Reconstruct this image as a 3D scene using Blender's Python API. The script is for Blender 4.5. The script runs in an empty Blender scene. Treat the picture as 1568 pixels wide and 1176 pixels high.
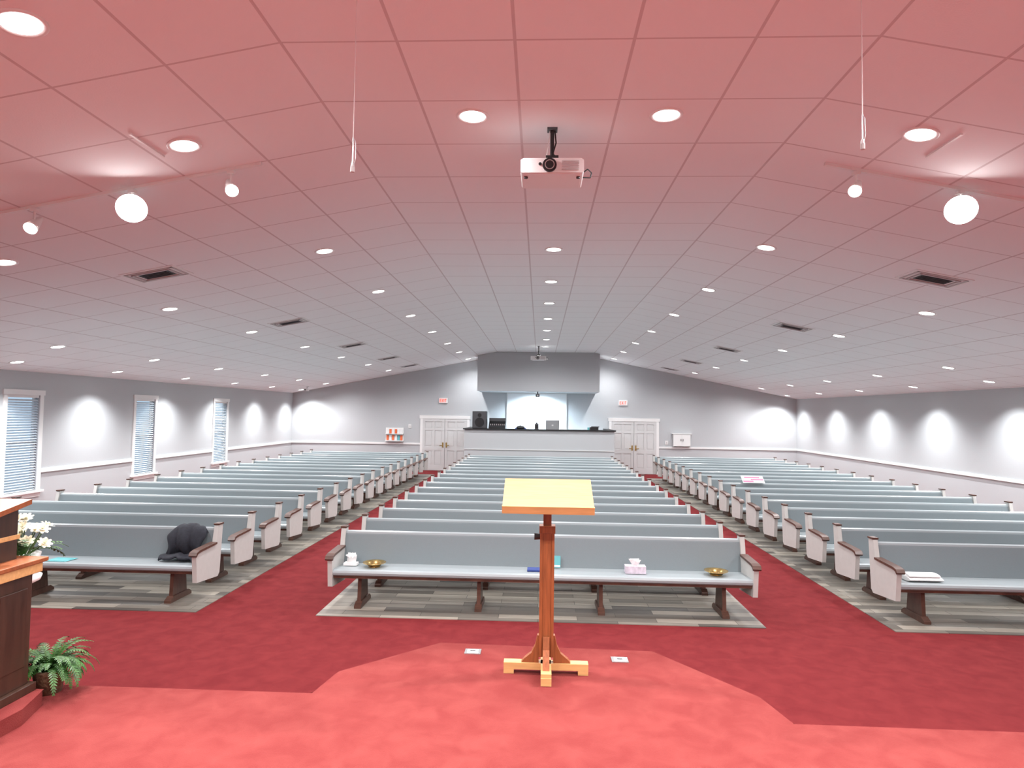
import bpy, math, random
from mathutils import Vector, Matrix
random.seed(4)
F=1300.0
H=2.35
SC=bpy.context.scene
COL=SC.collection
SC.view_settings.view_transform='Standard'
SC.view_settings.exposure=0.0

# ---------------------------------------------------------------- materials
def mat(name,col,rough=0.6,metal=0.0,emit=0.0,ecol=None,nscale=0,namt=0.0,bump=0.0,spec=0.5,stretch=None):
    m=bpy.data.materials.new(name); m.use_nodes=True
    nt=m.node_tree; b=nt.nodes['Principled BSDF']
    b.inputs['Base Color'].default_value=(*col,1)
    b.inputs['Roughness'].default_value=rough
    b.inputs['Metallic'].default_value=metal
    b.inputs['Specular IOR Level'].default_value=spec
    if emit>0:
        b.inputs['Emission Color'].default_value=(*(ecol or col),1)
        b.inputs['Emission Strength'].default_value=emit
    if nscale:
        tc=nt.nodes.new('ShaderNodeTexCoord'); mp=nt.nodes.new('ShaderNodeMapping')
        if stretch: mp.inputs['Scale'].default_value=stretch
        n=nt.nodes.new('ShaderNodeTexNoise'); n.inputs['Scale'].default_value=nscale; n.inputs['Detail'].default_value=5
        nt.links.new(tc.outputs['Object'],mp.inputs['Vector']); nt.links.new(mp.outputs['Vector'],n.inputs['Vector'])
        if namt>0:
            r=nt.nodes.new('ShaderNodeValToRGB')
            r.color_ramp.elements[0].position=.3; r.color_ramp.elements[1].position=.7
            r.color_ramp.elements[0].color=(*[c*(1-namt) for c in col],1)
            r.color_ramp.elements[1].color=(*[min(1,c*(1+namt)) for c in col],1)
            nt.links.new(n.outputs['Fac'],r.inputs['Fac']); nt.links.new(r.outputs['Color'],b.inputs['Base Color'])
        if bump>0:
            bp=nt.nodes.new('ShaderNodeBump'); bp.inputs['Strength'].default_value=bump; bp.inputs['Distance'].default_value=.01
            nt.links.new(n.outputs['Fac'],bp.inputs['Height']); nt.links.new(bp.outputs['Normal'],b.inputs['Normal'])
    return m

M={}
M['wall']=mat('wall_paint',(.49,.505,.52),.75,nscale=60,namt=.02,bump=.05)
M['white']=mat('white_trim_paint',(.82,.82,.81),.4)
M['door']=mat('door_paint',(.62,.62,.615),.45)
M['pewfab']=mat('pew_grey_upholstery',(.185,.225,.24),.36,nscale=300,namt=.08,bump=.05)
M['pewseat']=mat('pew_seat_vinyl',(.32,.365,.38),.28)
M['pewend']=mat('pew_end_paint',(.50,.50,.48),.45,nscale=12,namt=.03)
M['brown']=mat('dark_brown_wood',(.085,.04,.028),.35,nscale=8,namt=.3,stretch=(1,8,1))
M['black']=mat('black_plastic',(.012,.012,.013),.45)
M['darkgrey']=mat('dark_grey_metal',(.06,.06,.065),.5)
M['chrome']=mat('brushed_metal',(.6,.6,.6),.3,metal=.9)
M['brass']=mat('polished_brass',(.75,.52,.2),.22,metal=1)
M['maple']=mat('maple_wood',(.52,.29,.12),.38,nscale=6,namt=.12,stretch=(1,10,6),spec=.3)
M['oak']=mat('reddish_oak_wood',(.23,.068,.024),.35,nscale=10,namt=.22,stretch=(6,6,.6),spec=.35)
M['lamp']=mat('lamp_lens',(1,1,1),.5,emit=9,ecol=(1,.98,.96))
M['hot']=mat('spot_lamp_lens',(1,1,1),.5,emit=45,ecol=(1,.98,.97))
M['warmlamp']=mat('small_spot_lens',(1,1,1),.5,emit=20,ecol=(1,.95,.85))
M['exit']=mat('exit_sign_red',(.9,.05,.03),.5,emit=1.6,ecol=(1,.08,.04))
M['leaf']=mat('fern_leaf',(.022,.085,.010),.5,nscale=20,namt=.5)
M['petal']=mat('white_petal',(.76,.72,.56),.6)
M['stem']=mat('stem_green',(.05,.10,.02),.6)
M['soil']=mat('wicker_brown',(.16,.09,.05),.7,nscale=60,namt=.4,bump=.5)
M['navy']=mat('navy_cloth',(.012,.014,.022),.85,nscale=30,namt=.3,bump=.3)
M['paper']=mat('white_paper',(.80,.80,.80),.7)
M['teal']=mat('teal_paper',(.12,.42,.45),.6)
M['blue']=mat('blue_book_cover',(.03,.06,.25),.5)
M['pink']=mat('pink_paper',(.70,.18,.28),.7)
M['lilac']=mat('tissue_box_card',(.60,.54,.62),.6,nscale=25,namt=.2)
M['orange']=mat('orange_print',(.75,.16,.06),.6)
M['silver']=mat('laptop_silver',(.5,.51,.52),.35,metal=.5)
M['screen']=mat('matte_screen_fabric',(.88,.90,.91),.8)
M['glass']=mat('window_glass',(.9,.95,1),.05)
b=M['glass'].node_tree.nodes['Principled BSDF']; b.inputs['Transmission Weight'].default_value=1; b.inputs['IOR'].default_value=1.0
M['blind']=mat('blind_slat',(.60,.68,.74),.5)
M['vent']=mat('vent_paint',(.50,.48,.48),.5)
M['mahog']=mat('dark_walnut_wood',(.036,.016,.010),.35,nscale=6,namt=.3,stretch=(4,4,.5))

def carpet(name,c0,c1):
    m=bpy.data.materials.new(name); m.use_nodes=True; nt=m.node_tree; b=nt.nodes['Principled BSDF']
    b.inputs['Roughness'].default_value=.95; b.inputs['Specular IOR Level'].default_value=.1
    tc=nt.nodes.new('ShaderNodeTexCoord')
    n1=nt.nodes.new('ShaderNodeTexNoise'); n1.inputs['Scale'].default_value=6; n1.inputs['Detail'].default_value=7; n1.inputs['Distortion'].default_value=.5
    n2=nt.nodes.new('ShaderNodeTexNoise'); n2.inputs['Scale'].default_value=180
    for n in (n1,n2): nt.links.new(tc.outputs['Object'],n.inputs['Vector'])
    r=nt.nodes.new('ShaderNodeValToRGB')
    r.color_ramp.elements[0].position=.35; r.color_ramp.elements[0].color=(*c0,1)
    r.color_ramp.elements[1].position=.68; r.color_ramp.elements[1].color=(*c1,1)
    nt.links.new(n1.outputs['Fac'],r.inputs['Fac']); nt.links.new(r.outputs['Color'],b.inputs['Base Color'])
    bp=nt.nodes.new('ShaderNodeBump'); bp.inputs['Strength'].default_value=.5; bp.inputs['Distance'].default_value=.008
    nt.links.new(n2.outputs['Fac'],bp.inputs['Height']); nt.links.new(bp.outputs['Normal'],b.inputs['Normal'])
    return m
M['carpet']=carpet('red_carpet',(.15,.017,.020),(.185,.024,.026))
M['carpet_lit']=carpet('red_carpet_stage_lit',(.145,.023,.022),(.175,.034,.031))  # same red carpet, its washed-out look under stage lights put into the colour

def planks():
    m=bpy.data.materials.new('grey_wood_plank_floor'); m.use_nodes=True; nt=m.node_tree; b=nt.nodes['Principled BSDF']
    b.inputs['Roughness'].default_value=.45
    tc=nt.nodes.new('ShaderNodeTexCoord')
    br=nt.nodes.new('ShaderNodeTexBrick'); br.inputs['Scale'].default_value=1
    br.inputs['Brick Width'].default_value=.9; br.inputs['Row Height'].default_value=.15; br.inputs['Mortar Size'].default_value=.003
    br.inputs['Color1'].default_value=(.33,.30,.25,1); br.inputs['Color2'].default_value=(.075,.068,.06,1); br.inputs['Mortar'].default_value=(.04,.035,.03,1)
    nt.links.new(tc.outputs['Object'],br.inputs['Vector'])
    mp=nt.nodes.new('ShaderNodeMapping'); mp.inputs['Scale'].default_value=(1.5,30,1)
    n=nt.nodes.new('ShaderNodeTexNoise'); n.inputs['Scale'].default_value=2
    nt.links.new(tc.outputs['Object'],mp.inputs['Vector']); nt.links.new(mp.outputs['Vector'],n.inputs['Vector'])
    mx=nt.nodes.new('ShaderNodeMix'); mx.data_type='RGBA'; mx.blend_type='OVERLAY'; mx.inputs[0].default_value=.4
    nt.links.new(br.outputs['Color'],mx.inputs[6]); nt.links.new(n.outputs['Fac'],mx.inputs[7])
    nt.links.new(mx.outputs[2],b.inputs['Base Color'])
    return m
M['plank']=planks()

TX,TX0=.72,-.18
TY,TY0=.76,3.83
def ceilmat():
    m=bpy.data.materials.new('acoustic_ceiling_tile'); m.use_nodes=True; nt=m.node_tree; b=nt.nodes['Principled BSDF']
    b.inputs['Roughness'].default_value=.9; b.inputs['Specular IOR Level'].default_value=.1
    tc=nt.nodes.new('ShaderNodeTexCoord'); sp=nt.nodes.new('ShaderNodeSeparateXYZ'); nt.links.new(tc.outputs['Object'],sp.inputs[0])
    def line(sock,per,off,w):
        a=nt.nodes.new('ShaderNodeMath'); a.operation='SUBTRACT'; nt.links.new(sock,a.inputs[0]); a.inputs[1].default_value=off-per*100
        p=nt.nodes.new('ShaderNodeMath'); p.operation='PINGPONG'; nt.links.new(a.outputs[0],p.inputs[0]); p.inputs[1].default_value=per/2
        l=nt.nodes.new('ShaderNodeMath'); l.operation='LESS_THAN'; nt.links.new(p.outputs[0],l.inputs[0]); l.inputs[1].default_value=w
        return l.outputs[0]
    l1=line(sp.outputs['X'],TX,TX0,.010); l2=line(sp.outputs['Y'],TY,TY0,.008)
    mxm=nt.nodes.new('ShaderNodeMath'); mxm.operation='MAXIMUM'; nt.links.new(l1,mxm.inputs[0]); nt.links.new(l2,mxm.inputs[1])
    mx=nt.nodes.new('ShaderNodeMix'); mx.data_type='RGBA'
    mx.inputs[6].default_value=(.86,.87,.88,1); mx.inputs[7].default_value=(.64,.60,.61,1)
    nt.links.new(mxm.outputs[0],mx.inputs[0]); nt.links.new(mx.outputs[2],b.inputs['Base Color'])
    n=nt.nodes.new('ShaderNodeTexNoise'); n.inputs['Scale'].default_value=90; nt.links.new(tc.outputs['Object'],n.inputs['Vector'])
    bp=nt.nodes.new('ShaderNodeBump'); bp.inputs['Strength'].default_value=.15; bp.inputs['Distance'].default_value=.005
    nt.links.new(n.outputs['Fac'],bp.inputs['Height']); nt.links.new(bp.outputs['Normal'],b.inputs['Normal'])
    return m
M['ceil']=ceilmat()

# ---------------------------------------------------------------- mesh builder
class MB:
    def __init__(s): s.v=[];s.f=[];s.m=[];s.sm=[];s.mats=[]
    def mi(s,k):
        if k not in s.mats: s.mats.append(k)
        return s.mats.index(k)
    def add(s,vs,fs,k,smooth=False,T=None):
        o=len(s.v); i=s.mi(k)
        for p in vs:
            p=Vector(p); s.v.append(T@p if T else p)
        for f in fs: s.f.append([o+a for a in f]); s.m.append(i); s.sm.append(smooth)
    def box(s,a,b,k,T=None):
        (x0,y0,z0),(x1,y1,z1)=a,b
        vs=[(x0,y0,z0),(x1,y0,z0),(x1,y1,z0),(x0,y1,z0),(x0,y0,z1),(x1,y0,z1),(x1,y1,z1),(x0,y1,z1)]
        s.add(vs,[(0,3,2,1),(4,5,6,7),(0,1,5,4),(1,2,6,5),(2,3,7,6),(3,0,4,7)],k,T=T)
    def prism(s,poly,axis,a,b,k,smooth=False,T=None):
        def P(p,t):
            return (t,p[0],p[1]) if axis=='x' else ((p[0],t,p[1]) if axis=='y' else (p[0],p[1],t))
        n=len(poly)
        vs=[P(p,a) for p in poly]+[P(p,b) for p in poly]
        side=[(i,(i+1)%n,n+(i+1)%n,n+i) for i in range(n)]
        s.add(vs,side,k,smooth,T)
        s.add([P(p,a) for p in poly],[tuple(range(n))[::-1]],k,False,T)
        s.add([P(p,b) for p in poly],[tuple(range(n))],k,False,T)
    def cyl(s,p0,p1,r0,r1,k,n=16,smooth=True,caps=True,T=None):
        p0=Vector(p0);p1=Vector(p1);d=(p1-p0).normalized()
        u=d.orthogonal().normalized();w=d.cross(u)
        c=[(u*math.cos(2*math.pi*i/n)+w*math.sin(2*math.pi*i/n)) for i in range(n)]
        vs=[p0+q*r0 for q in c]+[p1+q*r1 for q in c]
        s.add(vs,[(i,(i+1)%n,n+(i+1)%n,n+i) for i in range(n)],k,smooth,T)
        if caps:
            s.add([p0+q*r0 for q in c],[tuple(range(n))[::-1]],k,False,T)
            s.add([p1+q*r1 for q in c],[tuple(range(n))],k,False,T)
    def lathe(s,prof,k,n=24,c=(0,0,0),T=None):
        vs=[];fs=[]
        for r,z in prof:
            for i in range(n):
                a=2*math.pi*i/n; vs.append((c[0]+r*math.cos(a),c[1]+r*math.sin(a),c[2]+z))
        for j in range(len(prof)-1):
            for i in range(n): fs.append((j*n+i,j*n+(i+1)%n,(j+1)*n+(i+1)%n,(j+1)*n+i))
        s.add(vs,fs,k,True,T)
    def tube(s,pts,r,k,n=8):
        for a,b in zip(pts[:-1],pts[1:]): s.cyl(a,b,r,r,k,n=n,caps=True)
    def mesh(s,name):
        me=bpy.data.meshes.new(name); me.from_pydata([tuple(v) for v in s.v],[],s.f)
        for k in s.mats: me.materials.append(M[k])
        for p,i,sm in zip(me.polygons,s.m,s.sm): p.material_index=i; p.use_smooth=sm
        me.update(); return me
    def obj(s,name,loc=(0,0,0),bevel=0,parent=None):
        return place(name,s.mesh(name),loc,bevel,parent)
def place(name,me,loc=(0,0,0),bevel=0,parent=None,mtx=None):
    o=bpy.data.objects.new(name,me); COL.objects.link(o)
    if mtx is not None: o.matrix_world=mtx
    else: o.location=loc
    if bevel:
        m=o.modifiers.new('bevel','BEVEL'); m.width=bevel; m.segments=2; m.limit_method='ANGLE'
    if parent: o.parent=parent
    return o

# ---------------------------------------------------------------- room
XW=10.0; YB=.0199*F; YF=-3.0; ZR=4.6; ZE=3.02; CL,CR=-1.62,1.98
SLL=(ZR-ZE)/(XW+CL); SLR=(ZR-ZE)/(XW-CR)
def zc(x):
    if x<CL: return ZR-SLL*(CL-x)
    if x>CR: return ZR-SLR*(x-CR)
    return ZR
def ctilt(x): return -math.atan(SLL) if x<CL else (math.atan(SLR) if x>CR else 0)
def cm(x,y,dz=0): return Matrix.Translation((x,y,zc(x)+dz))@Matrix.Rotation(ctilt(x),4,'Y')

m=MB(); m.box((-XW,YF,-.1),(XW,YB,0),'carpet'); m.obj('floor')
m=MB()
y0=.00571*F; y1=.0186*F
m.box((-2.53,y0,0),(2.53,.0177*F,.008),'plank')
m.box((-8.6,y0,0),(-3.93,y1,.008),'plank'); m.box((3.93,y0,0),(8.6,y1,.008),'plank')
m.obj('floor_planks')
m=MB()
t=.12
m.prism([(-XW,ZE),(CL,ZR),(CR,ZR),(XW,ZE),(XW,ZE+t),(CR,ZR+t),(CL,ZR+t),(-XW,ZE+t)],'y',YF-.15,YB+.15,'ceil'); m.obj('ceiling')
gable=[(-XW,-.1),(XW,-.1),(XW,ZE+.01),(CR,ZR+.01),(CL,ZR+.01),(-XW,ZE+.01)]
m=MB(); m.prism(gable,'y',YB,YB+.15,'wall'); m.obj('wall_back')
m=MB(); m.prism(gable,'y',YF-.15,YF,'wall'); m.obj('wall_front')
m=MB(); m.box((XW,YF-.15,-.1),(XW+.15,YB+.15,ZE+.05),'wall'); m.obj('wall_right')
WY=[.00337*F,.00637*F,.00937*F,.01237*F,.01537*F]; wz0,wz1=.68,2.56; ww=.40
m=MB(); x0,x1=-XW-.15,-XW
m.box((x0,YF-.15,-.1),(x1,YB+.15,wz0),'wall'); m.box((x0,YF-.15,wz1),(x1,YB+.15,ZE+.05),'wall')
prev=YF-.15
for y in WY: m.box((x0,prev,wz0),(x1,y-ww,wz1),'wall'); prev=y+ww
m.box((x0,prev,wz0),(x1,YB+.15,wz1),'wall'); m.obj('wall_left')
for i,y in enumerate(WY):
    m=MB(); a,b=y-ww,y+ww; xf=-XW+.02
    m.box((-XW,a-.09,wz0-.02),(xf,a,wz1+.09),'white'); m.box((-XW,b,wz0-.02),(xf,b+.09,wz1+.09),'white')
    m.box((-XW,a-.11,wz1),(xf+.01,b+.11,wz1+.10),'white'); m.box((-XW,a-.13,wz0-.04),(xf+.05,b+.13,wz0),'white')
    m.box((-XW,a-.09,wz0-.13),(xf,b+.09,wz0-.04),'white')
    zm=(wz0+wz1)/2
    for (p,q,xx) in ((wz0,zm+.02,-XW-.09),(zm-.02,wz1,-XW-.12)):
        m.box((xx,a,p),(xx+.03,a+.05,q),'white'); m.box((xx,b-.05,p),(xx+.03,b,q),'white')
        m.box((xx,a,p),(xx+.03,b,p+.05),'white'); m.box((xx,a,q-.05),(xx+.03,b,q),'white')
        m.box((xx+.01,a+.05,p+.05),(xx+.014,b-.05,q-.05),'glass')
    m.box((-XW-.055,a+.01,wz1-.05),(-XW-.01,b-.01,wz1),'white')
    z=wz0+.03
    while z<wz1-.06:
        T=Matrix.Translation((-XW-.03,y,z))@Matrix.Rotation(math.radians(38),4,'Y')
        m.box((-.026,-ww+.015,-.0015),(.026,ww-.015,.0015),'blind',T=T); z+=.05
    m.obj('window_%d'%(i+1))
def strip(name,a,b): m=MB(); m.box(a,b,'white'); return m.obj(name,bevel=.006)
strip('baseboard_left',(-XW,YF,0),(-XW+.02,YB,.11)); strip('baseboard_right',(XW-.02,YF,0),(XW,YB,.11))
prev=YF; m=MB()
for y in WY: m.box((-XW,prev,1.02),(-XW+.03,y-ww-.09,1.09),'white'); prev=y+ww+.09
m.box((-XW,prev,1.02),(-XW+.03,YB,1.09),'white'); m.obj('trim_1')
strip('trim_2',(XW-.03,YF,1.02),(XW,YB,1.09))
DL=(-4.78,-2.80); DR=(2.72,4.68)
m=MB()
for a,b in ((-XW,DL[0]),(DR[1],XW)): m.box((a,YB-.03,1.02),(b,YB,1.09),'white')
m.obj('trim_3')
m=MB()
for a,b in ((-XW,DL[0]),(DR[1],XW)): m.box((a,YB-.02,0),(b,YB,.11),'white')
m.obj('baseboard_back')

for i,(a,b) in enumerate((DL,DR)):
    m=MB(); c=.10; zt=2.06; y=YB-.002
    m.box((a,y-.03,0),(a+c,y,zt+.0),'white'); m.box((b-c,y-.03,0),(b,y,zt),'white'); m.box((a-.03,y-.04,zt),(b+.03,y,zt+.13),'white')
    mid=(a+b)/2
    for (p,q,hs) in ((a+c,mid-.006,1),(mid+.006,b-c,-1)):
        m.box((p,y-.012,.01),(q,y-.001,zt),'door')
        w=q-p
        xs=[p,p+.1,p+w/2-.045,p+w/2+.045,q-.1,q]; zs=[.01,.22,.80,.95,1.60,1.68,1.95,zt]
        for j in (0,2,4): m.box((xs[j],y-.03,.01),(xs[j+1],y-.012,zt),'door')
        for j in (0,2,4,6): m.box((p,y-.0295,zs[j]),(q,y-.012,zs[j+1]),'door')
        for (u,v) in ((xs[1],xs[2]),(xs[3],xs[4])):
            for (g,h) in ((.22,.80),(.95,1.60),(1.68,1.95)):
                m.box((u+.04,y-.022,g+.04),(v-.04,y-.012,h-.04),'door')
        hx=mid-hs*.07
        m.box((hx-.03,y-.04,.92),(hx+.03,y-.03,1.12),'brass'); m.cyl((hx,y-.034,1.0),(hx,y-.08,1.0),.015,.015,'brass')
        m.box((min(hx,hx-hs*.12),y-.09,.985),(max(hx,hx-hs*.12),y-.07,1.015),'brass')
    m.box((mid-.006,y-.015,.01),(mid+.006,y-.002,zt),'black')
    m.obj('door_%d'%(i+1))

for x in (-3.87,3.27):
    m=MB(); m.box((-.17,-.05,-.1),(.17,0,.1),'white')
    def st(u0,v0,u1,v1,w=.018):
        d=Vector((u1-u0,0,v1-v0)); L=d.length; ang=math.atan2(v1-v0,u1-u0)
        T=Matrix.Translation(((u0+u1)/2,-.054,(v0+v1)/2))@Matrix.Rotation(-ang,4,'Y')
        m.box((-L/2,-.003,-w/2),(L/2,.003,w/2),'exit',T=T)
    st(-.13,-.06,-.13,.06)
    for v in (-.055,0,.055): st(-.13,v,-.08,v)
    st(-.06,-.06,-.005,.06); st(-.06,.06,-.005,-.06); st(.03,-.06,.03,.06); st(.09,-.06,.09,.06); st(.06,.055,.125,.055)
    m.obj('exit_sign',(x,YB,2.79))

m=MB(); m.box((-.36,-.04,-.26),(.36,0,.26),'white'); m.box((-.36,-.16,-.28),(.36,0,-.25),'white'); m.box((-.36,-.14,.0),(.36,0,.02),'white')
for j in range(6):
    k=['orange','paper','orange','paper','teal','orange'][j]; m.box((-.32+j*.11,-.07,-.24+.0),(-.23+j*.11,-.05,-.04),k)
    m.box((-.32+j*.11,-.07,.03),(-.23+j*.11,-.05,.2),['paper','orange','paper','orange','paper','paper'][j])
m.obj('literature_rack',(-5.8,YB-.002,1.42))
m=MB(); m.box((-.34,-.12,-.24),(.34,0,.24),'door'); m.box((-.32,-.135,-.22),(-.005,-.12,.22),'white'); m.box((.005,-.135,-.22),(.32,-.12,.22),'white')
m.box((-.38,-.14,.24),(.38,0,.27),'white'); m.box((-.05,-.15,-.03),(-.03,-.135,.06),'darkgrey'); m.box((.03,-.15,-.03),(.05,-.135,.06),'darkgrey')
m.obj('wall_cabinet',(5.55,YB-.002,1.35))
for x,z in ((-5.2,1.75),(4.98,1.25)):
    m=MB(); m.box((-.06,-.02,-.08),(.06,0,.08),'white'); m.box((-.02,-.03,-.03),(.02,-.02,.03),'door'); m.obj('light_switch',(x,YB,z))

# ---------------------------------------------------------------- sound booth
BY=.018*F; BX0,BX1=-2.72,2.66; BZ=1.72
m=MB()
m.box((BX0,BY,0),(BX1,BY+.12,BZ),'wall'); m.box((BX0,BY+.12,0),(BX0+.12,YB-.005,BZ),'wall'); m.box((BX1-.12,BY+.12,0),(BX1,YB-.005,BZ),'wall')
m.box((BX0+.12,BY+.12,.0),(BX1-.12,YB-.005,.6),'wall')
m.box((BX0-.05,BY-.06,BZ),(BX1+.05,BY+.40,BZ+.04),'black')
m.box((BX0-.05,BY+.4,BZ),(BX0+.17,YB-.02,BZ+.04),'black'); m.box((BX1-.17,BY+.4,BZ),(BX1+.05,YB-.02,BZ+.04),'black')
m.box((BX0,BY-.02,1.0),(BX1,BY,1.03),'door'); m.box((BX0,BY-.02,0),(BX1,BY,.12),'white')
m.obj('sound_booth')
zt=BZ+.04
m=MB(); m.prism([(-2.34,3.14),(2.18,3.14),(2.18,zc(2.18)),(CR,ZR),(CL,ZR),(-2.34,zc(-2.34))],'y',.0185*F,YB-.002,'wall')
m.obj('soffit_box')
m=MB(); m.box((-1.3,YB-.03,1.2),(1.02,YB-.012,3.1),'screen'); m.box((-1.33,YB-.05,.9),(-1.3,YB-.005,3.13),'white'); m.box((1.02,YB-.05,.9),(1.05,YB-.005,3.13),'white'); m.box((-1.33,YB-.05,3.09),(1.05,YB-.005,3.13),'white')
m.obj('projection_screen')
m=MB(); m.box((-.26,-.17,0),(.26,.17,.62),'black'); m.box((-.24,-.18,.02),(.24,-.17,.60),'darkgrey')
m.cyl((0,-.19,.22),(0,-.18,.22),.17,.17,'black',n=24); m.cyl((0,-.19,.48),(0,-.18,.48),.07,.07,'black',n=20)
m.obj('loudspeaker',(-2.18,BY+.2,zt),bevel=.01)
m=MB(); m.prism([(-.2,0),(.2,0),(.2,.3),(-.2,.06)],'x',-.3,.3,'black')
for i in range(8): m.box((-.25+i*.07,-.12,.12),(-.22+i*.07,-.08,.17),'chrome')
m.box((-.3,.1,.26),(.3,.2,.38),'darkgrey'); m.obj('audio_mixer',(-1.55,BY+.2,zt))
m=MB(); s=1.2; k='silver'
m.box((-.2*s,-.14,0),(.2*s,.14,.025),k); T=Matrix.Translation((0,-.14,.02))@Matrix.Rotation(math.radians(12),4,'X')
m.box((-.2*s,-.008,0),(.2*s,.004,.27*s),k,T=T); m.box((-.03,-.0095,.11),(.03,-.008,.16),'white',T=T); m.obj('laptop',(.45,BY+.18,zt))
m=MB(); m.lathe([(0,0),(.14,0),(.16,.05),(.12,.1),(0,.13)],'black'); m.box((-.2,-.05,0),(.2,.05,.04),'blue'); m.obj('headphone_case',(-.7,BY+.15,zt))
m=MB(); m.box((-.07,-.06,0),(.07,.06,.2),'darkgrey'); m.cyl((0,0,.2),(0,0,.24),.03,.03,'black'); m.box((-.05,-.065,.04),(.05,-.06,.16),'black'); m.obj('desk_speaker',(-.12,BY+.15,zt))
m=MB(); m.box((-.15,-.09,0),(.15,.09,.1),'black'); m.box((-.1,-.1,.1),(.18,.06,.13),'darkgrey'); m.cyl((-.2,0,0),(-.2,0,.09),.04,.04,'teal'); m.obj('video_recorder',(1.95,BY+.2,zt))
m=MB(); m.cyl((0,0,0),(0,0,-.10),.02,.02,'black'); m.box((-.07,-.12,-.20),(.07,.06,-.10),'black'); m.cyl((0,-.12,-.15),(0,-.18,-.15),.035,.04,'black'); m.cyl((0,-.185,-.15),(0,-.18,-.15),.03,.03,'chrome')
m.obj('video_camera',(-.1,.0185*F+.2,3.14))

# ---------------------------------------------------------------- stage
ZS=.56
m=MB(); e=XW-.04
poly=[(-e,YF+.03),(e,YF+.03),(e,.0030*F),(1.50,.00303*F),(1.42,.0033*F),(.87,.00388*F),(-.75,.00392*F),(-1.36,.00345*F),(-1.42,.00318*F),(-e,.00318*F)]
m.prism(poly,'z',.0,ZS,'carpet_lit'); m.obj('stage_platform',bevel=.02)

# lectern
LX,LY=.06,.00352*F
m=MB()
T=Matrix.Translation((LX,LY-.13,ZS+1.235))@Matrix.Rotation(math.radians(23),4,'X')
m.box((-.30,-.2,-.012),(.30,.20,.012),'maple',T=T)
m.box((-.30,-.215,-.02),(.30,-.2,.035),'maple',T=T)
m.box((-.302,-.2,-.018),(.302,.202,-.012),'oak',T=T); m.box((-.3,-.188,.012),(.3,-.18,.014),'oak',T=T)
m.box((-.2,-.12,-.05),(.2,.12,-.02),'oak',T=T)
def bx(x0,y0,z0,x1,y1,z1,k): m.box((LX+x0,LY+y0,ZS+z0),(LX+x1,LY+y1,ZS+z1),k)
bx(-.028,-.03,.75,.028,.02,1.19,'oak')
bx(-.05,-.045,.12,-.03,.035,1.0,'oak'); bx(.03,-.045,.12,.05,.035,1.0,'oak'); bx(-.03,-.04,.12,.03,.03,.97,'oak')
bx(-.055,-.05,.96,.055,.04,1.01,'oak')
m.cyl((LX-.05,LY,ZS+.93),(LX-.09,LY,ZS+.93),.02,.024,'black',n=12)
bx(-.29,-.035,.03,.29,.035,.075,'maple'); bx(-.29,-.035,0,-.22,.035,.03,'maple'); bx(.22,-.035,0,.29,.035,.03,'maple')
bx(-.035,-.22,.03,.035,.22,.075,'maple'); bx(-.035,-.23,0,.035,-.16,.05,'maple'); bx(-.035,.15,0,.035,.22,.03,'maple')
for sx in (-1,1):
    pr=[(sx*.05,.075),(sx*.17,.075),(sx*.15,.10),(sx*.10,.14),(sx*.075,.19),(sx*.06,.26),(sx*.05,.26)]
    m.prism([(LX+p[0],ZS+p[1]) for p in pr],'y',LY-.025,LY+.02,'oak')
for sy in (-1,1):
    pr=[(sy*.045,.075),(sy*.17,.075),(sy*.13,.12),(sy*.08,.18),(sy*.055,.26),(sy*.045,.26)]
    m.prism([(LY+p[0],ZS+p[1]) for p in pr],'x',LX-.022,LX+.022,'oak')
m.obj('wooden_lectern',bevel=.004)

for x,y in ((-.48,.0038*F-.02),(.60,.00375*F-.03)):
    m=MB(); m.box((-.06,-.05,0),(.06,.05,.006),'chrome'); m.box((-.04,-.03,.006),(.04,.03,.009),'paper'); m.box((-.02,-.012,.009),(.02,.012,.011),'darkgrey'); m.obj('floor_outlet',(x,y,ZS))

m=MB(); m.prism([(-5.2,2.4),(-2.95,2.4),(-2.88,3.60),(-2.96,3.86),(-5.2,3.86)],'z',ZS,ZS+.09,'carpet_lit'); m.obj('carpeted_step',bevel=.02)
zb=ZS+.09
m=MB()
m.box((-4.15,3.20,zb),(-3.00,3.85,zb+.05),'mahog')
m.box((-4.10,3.25,zb+.05),(-3.03,3.82,zb+.70),'mahog')
for (a,b) in ((3.29,3.50),(3.58,3.78)): m.box((-3.03,a,zb+.16),(-3.022,b,zb+.62),'mahog')
m.box((-4.17,3.18,zb+.70),(-3.00,3.86,zb+.76),'maple'); m.box((-4.19,3.16,zb+.76),(-2.98,3.88,zb+.785),'oak')
m.prism([(3.28,zb+.785),(3.80,zb+.785),(3.80,zb+1.10),(3.28,zb+1.0)],'x',-4.05,-3.12,'mahog')
m.prism([(3.22,zb+.99),(3.84,zb+1.105),(3.84,zb+1.135),(3.22,zb+1.02)],'x',-4.12,-3.07,'oak')
m.box((-4.05,3.25,zb+.9),(-3.118,3.82,zb+.93),'maple')
m.obj('wooden_pulpit',bevel=.006)

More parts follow.
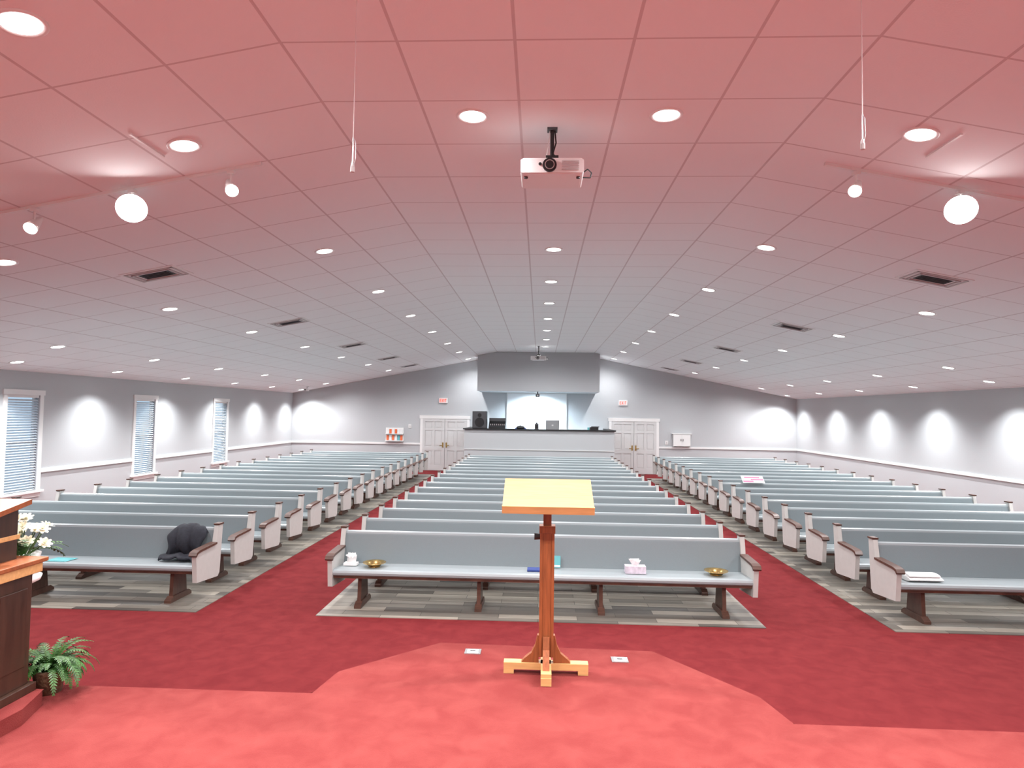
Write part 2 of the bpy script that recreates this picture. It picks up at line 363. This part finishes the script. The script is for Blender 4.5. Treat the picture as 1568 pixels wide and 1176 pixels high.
def frond(m,base,az,L,lift,k='leaf',n=16,w=.05):
    p=Vector(base); d=Vector((math.cos(az),math.sin(az),0)); e=lift; seg=L/n
    side=Vector((-math.sin(az),math.cos(az),0)); prev=p
    for i in range(n):
        dirv=d*math.cos(e)+Vector((0,0,math.sin(e))); q=prev+dirv*seg
        m.cyl(prev,q,.002,.0015,'stem',n=4,caps=False)
        t=i/n; wl=w*(math.sin(math.pi*min(1,t*.9+.12)))*1.2+.006
        for s in (-1,1):
            tip=q+side*s*wl+dirv*wl*.45-Vector((0,0,wl*.3*random.random())); b1=prev+dirv*seg*.25; b2=q
            mid=(b1+tip)/2+Vector((0,0,.002)); mid2=(b2+tip)/2+dirv*.002
            m.add([b1,mid-dirv*.003,tip,mid2,b2],[(0,1,2,3,4)],k)
        prev=q; e-=.12+random.random()*.05
def fern(loc,name,R=.34,n=60,w=.035,h=.2,minlift=.3):
    m=MB(); m.lathe([(0,0),(.07,0),(.09,h-.02),(.10,h),(.085,h),(.08,h-.03),(0,h-.03)],'soil')
    for i in range(n):
        a=random.random()*6.283; frond(m,(math.cos(a)*.04,math.sin(a)*.04,h-.02),a,R*(.7+.5*random.random()),minlift+random.random()*1.0,w=w)
    return m.obj(name,loc)
fern((-3.06,4.03,ZS),'potted_fern',R=.25,w=.018,n=95,h=.15,minlift=.75)
fern((3.50,3.60,ZS),'potted_fern',R=.33,w=.02,n=85,h=.2,minlift=.6)
m=MB()
m.lathe([(0,0),(.10,0),(.10,.03),(.05,.06),(.035,.1),(.035,.62),(.05,.66),(.11,.69),(.12,.72),(0,.72)],'white')
m.lathe([(0,.72),(.07,.72),(.10,.80),(.11,.86),(.09,.86),(0,.84)],'white')
for i in range(30):
    a=random.random()*6.283; frond(m,(math.cos(a)*.05,math.sin(a)*.05,.85),a,.14+.14*random.random(),.2+random.random()*1.1,n=10,w=.025)
for i in range(17):
    a=random.random()*6.283; r=.15*math.sqrt(random.random()); c=Vector((r*math.cos(a),r*math.sin(a),.98+random.random()*.14-r*.45))
    m.cyl((c.x*.3,c.y*.3,.85),c,.004,.003,'stem',n=5)
    ax=Vector((c.x*2,c.y*2-.15,.35)).normalized(); u=ax.orthogonal().normalized(); w=ax.cross(u)
    for ring,(np_,L,tilt) in enumerate(((8,.045,.25),(7,.034,.7),(5,.022,1.1))):
        for j in range(np_):
            th=6.283*j/np_+ring*.4; dd=u*math.cos(th)+w*math.sin(th); ss=ax.cross(dd)
            o=dd*math.cos(tilt)+ax*math.sin(tilt)
            m.add([c,c+o*L*.5+ss*L*.3,c+o*L*1.0+ss*L*.12,c+o*L*1.0-ss*L*.12,c+o*L*.5-ss*L*.3],[(0,1,2,3,4)],'petal')
m.obj('flower_arrangement',(-3.26,4.0,ZS))

# ---------------------------------------------------------------- pews
def pew_mesh(half,name,sup):
    m=MB(); i=half-.05
    seat=[(.02,.385),(0,.40),(-.006,.425),(.004,.448),(.03,.46),(.25,.452),(.47,.44),(.47,.39)]
    m.prism(seat,'x',-i,i,'pewseat',smooth=False)
    m.box((-i,.025,.355),(i,.45,.386),'brown')
    back=[(.435,.43),(.50,.78),(.508,.81),(.525,.825),(.545,.82),(.555,.80),(.53,.60),(.49,.32),(.45,.32)]
    m.prism(back,'x',-i,i,'pewfab')
    m.prism([(.503,.795),(.508,.818),(.525,.832),(.548,.826),(.558,.80),(.545,.79)],'x',-i,i,'pewseat')
    m.box((-i+.3,.56,.50),(i-.3,.64,.515),'brown'); m.box((-i+.3,.63,.515),(i-.3,.64,.60),'brown')
    end=[(.0,.26),(.50,.22),(.545,.26),(.60,.84),(.585,.865),(.50,.865),(.487,.85),(.445,.66),(.42,.635),(.03,.615),(-.02,.60),(-.035,.57)]
    for s in (-1,1):
        a,b=(half-.055,half) if s>0 else (-half,-half+.055)
        m.prism(end,'x',a,b,'pewend')
        c,d=(half-.075,half+.02) if s>0 else (-half-.02,-half+.075)
        m.prism([(-.055,.575),(-.03,.605),(.03,.617),(.43,.637),(.43,.662),(.02,.645),(-.05,.63),(-.075,.595)],'x',c,d,'brown')
        c,d=(half-.065,half+.01) if s>0 else (-half-.01,-half+.065)
        m.prism([(.485,.862),(.605,.862),(.605,.882),(.485,.882)],'x',c,d,'brown')
    for x in sup:
        m.prism([(.10,.06),(.42,.06),(.38,.36),(.12,.36)],'x',x-.022,x+.022,'brown')
        m.prism([(.03,0),(.50,0),(.50,.03),(.44,.07),(.10,.07),(.03,.03)],'x',x-.04,x+.04,'brown')
    return m.mesh(name)
PC=pew_mesh(2.5,'pew_long',(-2.15,-.72,.72,2.15))
PS=pew_mesh(2.17,'pew_short',(-1.8,0,1.8))
P0=.00590*F; PP=.00074*F; SX=4.06+2.17
for r in range(16): place('church_pew',PC,(0.02,P0+r*PP,.008))
for r in range(17):
    for s in (-1,1): place('church_pew',PS,(s*SX,P0+r*PP,.008))

def seatz(): return .008+.461
def plate(x,y):
    m=MB(); m.lathe([(0,.004),(.07,.004),(.09,.03),(.135,.045),(.14,.052),(.13,.05),(.085,.035),(.065,.01),(0,.01)],'brass',n=32); m.lathe([(0,.0),(.07,0),(.07,.004),(0,.004)],'brass'); m.lathe([(0,.011),(.063,.011)],'brown')
    m.obj('offering_plate',(x,y,seatz()))
plate(-1.98,P0+.2); plate(2.1,P0+.2)
def tissue(x,y,z,k):
    m=MB(); m.box((-.12,-.06,0),(.12,.06,.085),k)
    for j in range(7):
        a=j*.9; m.add([(-.03,0,.085),(.03,0,.085),(.05*math.cos(a)+.02,.03*math.sin(a),.15+.015*math.sin(j*2)),(-.06+.02*math.sin(a),.03*math.cos(a),.16)],[(0,1,2,3)],'paper')
    m.obj('tissue_box',(x,y,z))
tissue(1.15,P0+.2,seatz(),'lilac')
m=MB()
for j in range(9):
    a=j*.7; m.add([(-.05,-.02,0),(.05,.02,0),(.07*math.cos(a),.05*math.sin(a),.12),(-.05*math.cos(a*1.3),.04,.14)],[(0,1,2,3)],'paper')
m.box((-.08,-.05,0),(.08,.05,.03),'paper'); m.obj('crumpled_tissue',(-2.28,P0+.25,seatz()))
m=MB(); m.box((-.1,-.07,0),(.1,.07,.02),'blue'); m.box((-.095,-.065,.003),(.102,.065,.017),'paper'); m.obj('hymn_book',(-.03,P0+.2,seatz()))
m=MB()
T=Matrix.Translation((0,.06,0))@Matrix.Rotation(math.radians(-12),4,'X'); m.box((-.05,0,0),(.05,.012,.14),'teal',T=T); m.box((-.045,-.002,.01),(.045,0,.03),'paper',T=T)
m.obj('teal_booklet',(.22,P0+.30,seatz()))
m=MB(); m.prism([(-.15,-.1),(.13,-.11),(.15,.09),(-.12,.1)],'z',0,.004,'teal'); m.prism([(-.12,-.08),(.1,-.09),(.12,.07),(-.1,.08)],'z',.004,.007,'teal'); m.obj('teal_leaflet',(-5.85,P0+.15,seatz()))
m=MB()
def roll(cy,cz,ry,rz,x0,x1,k='paper',n=18):
    m.prism([(cy+ry*math.cos(2*math.pi*i/n)*(1+.04*math.sin(3*i)),cz+rz*math.sin(2*math.pi*i/n)) for i in range(n)],'x',x0,x1,k,smooth=True)
roll(0,.025,.115,.025,-.19,.19); roll(.01,.060,.10,.022,-.18,.17)
m.obj('folded_towel',(4.45,P0+.18,seatz()),bevel=.008)
m=MB(); T=Matrix.Rotation(math.radians(35),4,'X')
m.box((-.24,0,-.002),(.24,.24,.002),'paper',T=T); m.box((-.23,.02,.002),(.0,.08,.004),'pink',T=T); m.box((-.05,.09,.002),(.23,.14,.004),'pink',T=T); m.box((-.18,.16,.002),(.16,.21,.004),'pink',T=T)
m.obj('printed_leaflet',(4.80,P0+7*PP+.43,.85))
m=MB(); nx,ny=18,22; vs=[];fs=[]
def jk(u,v):
    w=.24-.05*abs(v-.35)+(.03*math.sin(v*9))
    x=(u-.5)*2*w*(1 if v<.8 else 1-.9*(v-.8))
    fold=.018*math.sin(u*17+v*5)+.012*math.sin(u*31)
    if v<.3: y=.18+v/.3*.2; z=.475+.03*math.sin(v*10)+.03*(1-abs(2*u-1))
    elif v<.85: t=(v-.3)/.55; y=.38+.06*t-.10*math.sin(math.pi*t)*(1-.6*abs(2*u-1)); z=.50+.35*t-.10*abs(2*u-1)**3*t
    else: t=(v-.85)/.15; y=.46+.15*t; z=.855+.02*math.sin(math.pi*t)-.03*t-.10*abs(2*u-1)**3
    return (x,y+fold-.02,z+fold*.3)
for a in range(ny+1):
    for b_ in range(nx+1): vs.append(jk(b_/nx,a/ny))
for a in range(ny):
    for b_ in range(nx): q=a*(nx+1)+b_; fs.append((q,q+1,q+nx+2,q+nx+1))
m.add(vs,fs,'navy',True)
o=m.obj('draped_jacket',(-4.42,P0,.012)); sd=o.modifiers.new('solid','SOLIDIFY'); sd.thickness=.02; sd.offset=0

# ---------------------------------------------------------------- ceiling fixtures
def dl_mesh():
    m=MB()
    m.lathe([(.095,.02),(.097,-.004),(.118,-.010),(.125,-.004),(.125,.002)],'white',n=28)
    m.lathe([(.0,-.003),(.096,-.003)],'lamp',n=28); return m.mesh('downlight')
DM=dl_mesh()
def spotdata(name,e,ang,blend,r=.08,col=(1,.98,.96)):
    l=bpy.data.lights.new(name,'SPOT'); l.energy=e; l.spot_size=math.radians(ang); l.spot_blend=blend; l.shadow_soft_size=r; l.color=col; return l
L_main=spotdata('downlight_lamp',262,162,.9,col=(.99,.99,1))
L_fill=spotdata('added_stage_fill_lamp',560,160,.9,col=(1,.98,.96))  # for added, unseen fixtures that brighten the stage and the ceiling near it
L_wash=spotdata('washer_lamp',430,128,.85,r=.06,col=(.96,.985,1))
def downlight(x,y,lamp):
    o=place('recessed_downlight',DM,mtx=cm(x,y,-.002))
    l=bpy.data.objects.new('lamp',lamp); COL.objects.link(l); l.parent=o; l.location=(0,0,-.03)
for n in range(7): downlight(.16,(.00682+.00169*n)*F,L_main)
for x in (-.54,.92): downlight(x,.00372*F,L_main); downlight(x,.7,L_fill)  # second of each pair is an added fill fixture, overhead and out of view
for s in (-1,1):
    for y in [.0025,.00372]+[.00625+.00213*n for n in range(7)]: downlight(s*2.78,y*F,L_main)
    for y in (1.2,-1.0): downlight(s*2.78,y,L_fill)  # added fill fixtures above and behind the camera, never in view
    for y in (.0050,.00735,.0095,.0117,.0139,.0161,.0183): downlight(s*5.62,(y+(.0001 if s>0 else 0))*F,L_main)
    for y in (1.2,-1.0): downlight(s*5.62,y,L_fill)  # outer columns of the same added fill fixtures
    for n in range(-1,6): downlight(s*8.2,(.0082+.00213*n)*F,L_main)
    for n in range(-2,5): downlight(s*9.4,(.0108+.00214*n)*F,L_wash)
m=MB()
m.box((-.34,-.24,-.008),(.34,.24,.0),'white')
for j,(a,b) in enumerate(((.30,.20),(.24,.155))):
    z=-.008-.008*(j+1)
    for q in ((-a,-b,a,-b+.02),(-a,b-.02,a,b),(-a,-b,-a+.02,b),(a-.02,-b,a,b)): m.box((q[0],q[1],z),(q[2],q[3],-.008),'vent')
m.box((-.19,-.11,-.012),(.19,.11,-.008),'black')
for j in range(4): m.box((-.17,-.085+j*.05,-.02),(.17,-.08+j*.05,-.012),'darkgrey')
VM=m.mesh('air_vent')
for s in (-1,1):
    for y in (.006,.0093,.0125,.0155,.018): place('ceiling_air_vent',VM,mtx=cm(s*4.77,y*F*(1.035 if s>0 else 1)))

L_hot=spotdata('stage_flood_lamp',1250,74,.8,r=.07,col=(1,.97,.95))
L_trk=spotdata('track_spot_lamp',300,66,.8,r=.05,col=(1,.95,.88))
def track(s):
    YT=(.00412 if s<0 else .00428)*F; a,b=s*2.4,s*5.0
    root=bpy.data.objects.new('track_light',None); COL.objects.link(root)
    p,q=min(a,b),max(a,b); mid=(p+q)/2; L=(q-p)/2/math.cos(ctilt(mid))
    m=MB(); m.box((-L,-.015,-.025),(L,.015,0),'white',T=cm(mid,YT))
    xj=s*3.0; m.box((-.008,-.85,-.015),(.008,-.42,0),'white',T=cm(xj,YT)); m.obj('rail',parent=root)
    heads=[(s*2.66,0,(-.2*s,2.4,ZS)),(s*3.52,1,(s*.4,2.4,ZS)),(s*4.38,0,(s*3.4,2.2,ZS))]
    for x,hot,tgt in heads:
        c=Vector((x,YT,zc(x)-.17)); d=(Vector(tgt)-c).normalized(); m=MB()
        d2=(Vector((tgt[0],tgt[1]-(1.9 if hot else .8),tgt[2]+(.3 if hot else 0)))-c).normalized()
        m.box((x-.03,YT-.02,zc(x)-.055),(x+.03,YT+.02,zc(x)-.028),'white'); m.cyl((x,YT,zc(x)-.05),c,.010,.010,'white',n=8)
        r=.05 if not hot else .115
        m.cyl(c-d2*.13,c-d2*.03,r*.45,r*.8,'white',caps=True); m.cyl(c-d2*.03,c+d2*.075,r*.8,r*1.04,'white',caps=False,n=28)
        m.lathe([(0,.02),(r*.5,.015),(r*.8,.006),(r*.99,0)],'hot' if hot else 'warmlamp',T=Matrix.Translation(c+d2*.052)@d2.to_track_quat('Z','Y').to_matrix().to_4x4())
        m.obj('spot_head',parent=root)
        l=bpy.data.objects.new('spot_lamp',L_hot if hot else L_trk); COL.objects.link(l); l.parent=root
        l.location=c+d2*.16; l.rotation_mode='QUATERNION'; l.rotation_quaternion=d.to_track_quat('-Z','Y')
for s in (-1,1): track(s)

for x,y,z in ((-.90,.0023*F,3.52),(1.46,.0023*F,3.62)):
    m=MB(); m.cyl((0,0,.12),(0,0,zc(x)-z),.0022,.0022,'white',n=6); m.cyl((0,0,.0),(0,0,.12),.0035,.003,'chrome',n=10)
    m.cyl((0,0,-.018),(0,0,0),.008,.006,'chrome',n=12); m.cyl((0,0,-.045),(0,0,-.018),.010,.010,'vent',n=12)
    m.tube([(0,0,.12),(.012,0,.10),(.013,0,.02),(.005,0,-.01)],.0015,'chrome',n=5)
    m.obj('hanging_microphone',(x,y,z))

def projector(x,y,drop,s,name='ceiling_projector'):
    m=MB(); w=.235*s
    m.box((-.04,-.04,-.015),(.04,.04,0),'darkgrey')
    m.cyl((-.0,0,0),(0,0,-drop+.06),.016,.016,'black',n=12)
    m.tube([(.02,0,-.01),(.03,-.02,-drop*.4),(.005,-.02,-drop*.7),(.05,-.03,-drop+.05)],.006,'black')
    m.tube([(-.02,0,-.01),(-.03,-.02,-drop*.5),(-.05,-.02,-drop+.05)],.004,'white')
    for a in (.6,2.4,3.7,5.5): m.cyl((0,0,-drop+.06),(.12*math.cos(a),.08*math.sin(a),-drop),.008,.008,'black',n=8)
    m.box((-.05,-.05,-drop+.03),(.05,.05,-drop+.07),'black')
    z1=-drop; z0=z1-.11*s
    m.prism([(-w,z0+.01),(-w+.01,z0),(w-.01,z0),(w,z0+.01),(w,z1-.015),(w-.02,z1),(-w+.02,z1),(-w,z1-.015)],'y',-.17,.17,'white')
    m.box((-w+.02,-.16,z0-.008),(w-.02,.16,z0),'white')
    for sx in (-1,1): m.cyl((sx*(w-.04),-.1,z0-.02),(sx*(w-.04),-.1,z0-.008),.015,.015,'darkgrey')
    m.cyl((-.02,-.185,(z0+z1)/2),(-.02,-.17,(z0+z1)/2),.052*s,.052*s,'black',n=24); m.cyl((-.02,-.19,(z0+z1)/2),(-.02,-.185,(z0+z1)/2),.036*s,.036*s,'chrome',n=24); m.cyl((-.02,-.192,(z0+z1)/2),(-.02,-.19,(z0+z1)/2),.030*s,.030*s,'black',n=24)
    m.cyl((-.09*s,-.175,(z0+z1)/2+.01),(-.09*s,-.17,(z0+z1)/2+.01),.012,.012,'black')
    for j in range(7): m.box((.07*s,-.173,z0+.02+j*.011*s),(.20*s,-.17,z0+.025+j*.011*s),'vent')
    m.tube([(w,0,z0+.06),(w+.04,0,z0+.09),(w+.07,0,z0+.06),(w+.06,0,z0+.02),(w,.02,z0+.03)],.005,'black')
    m.obj(name,(x,y,zc(x)),bevel=.004)
projector(.07,.00390*F,.30,1.03)
projector(-.08,.0168*F,.35,1.1)
m=MB(); m.box((-.06,-.04,-.02),(.06,.04,0),'white'); m.cyl((0,0,-.02),(0,-.03,-.09),.015,.015,'white'); m.box((-.06,-.2,-.17),(.06,.06,-.08),'white'); m.cyl((0,-.205,-.125),(0,-.2,-.125),.03,.03,'black')
m.obj('security_camera',(-8.9,.0188*F,zc(-8.9)))

l=bpy.data.lights.new('booth_lamp','SPOT'); l.energy=800; l.spot_size=math.radians(150); l.spot_blend=.7; l.color=(.72,.89,1); l.shadow_soft_size=.1
m=MB(); m.lathe([(.08,0),(.085,-.01),(.11,-.012),(.115,0)],'white'); m.lathe([(0,-.004),(.082,-.004)],'lamp'); o=m.obj('booth_downlight',(-.15,YB-.9,3.138))
lo=bpy.data.objects.new('lamp',l); COL.objects.link(lo); lo.parent=o; lo.location=(0,0,-.03); lo.rotation_euler=(math.radians(15),0,0)

# ---------------------------------------------------------------- world
w=bpy.data.worlds.new('daylight'); SC.world=w; w.use_nodes=True
bg=w.node_tree.nodes['Background']; bg.inputs['Color'].default_value=(.66,.83,1,1); bg.inputs['Strength'].default_value=.8

# ---------------------------------------------------------------- camera
cd=bpy.data.cameras.new('camera'); cd.sensor_width=36; cd.lens=F/2048*36; cd.clip_start=.05; cd.clip_end=200
co=bpy.data.objects.new('camera',cd); COL.objects.link(co); co.location=(0,0,H)
yaw=math.atan(57/F); pit=math.atan(57/F)
fw=Vector((-math.sin(yaw)*math.cos(pit),math.cos(yaw)*math.cos(pit),math.sin(pit)))
q=fw.to_track_quat('-Z','Y'); q=q@Matrix.Rotation(math.radians(.8),4,'Z').to_quaternion()
co.rotation_mode='QUATERNION'; co.rotation_quaternion=q
SC.camera=co
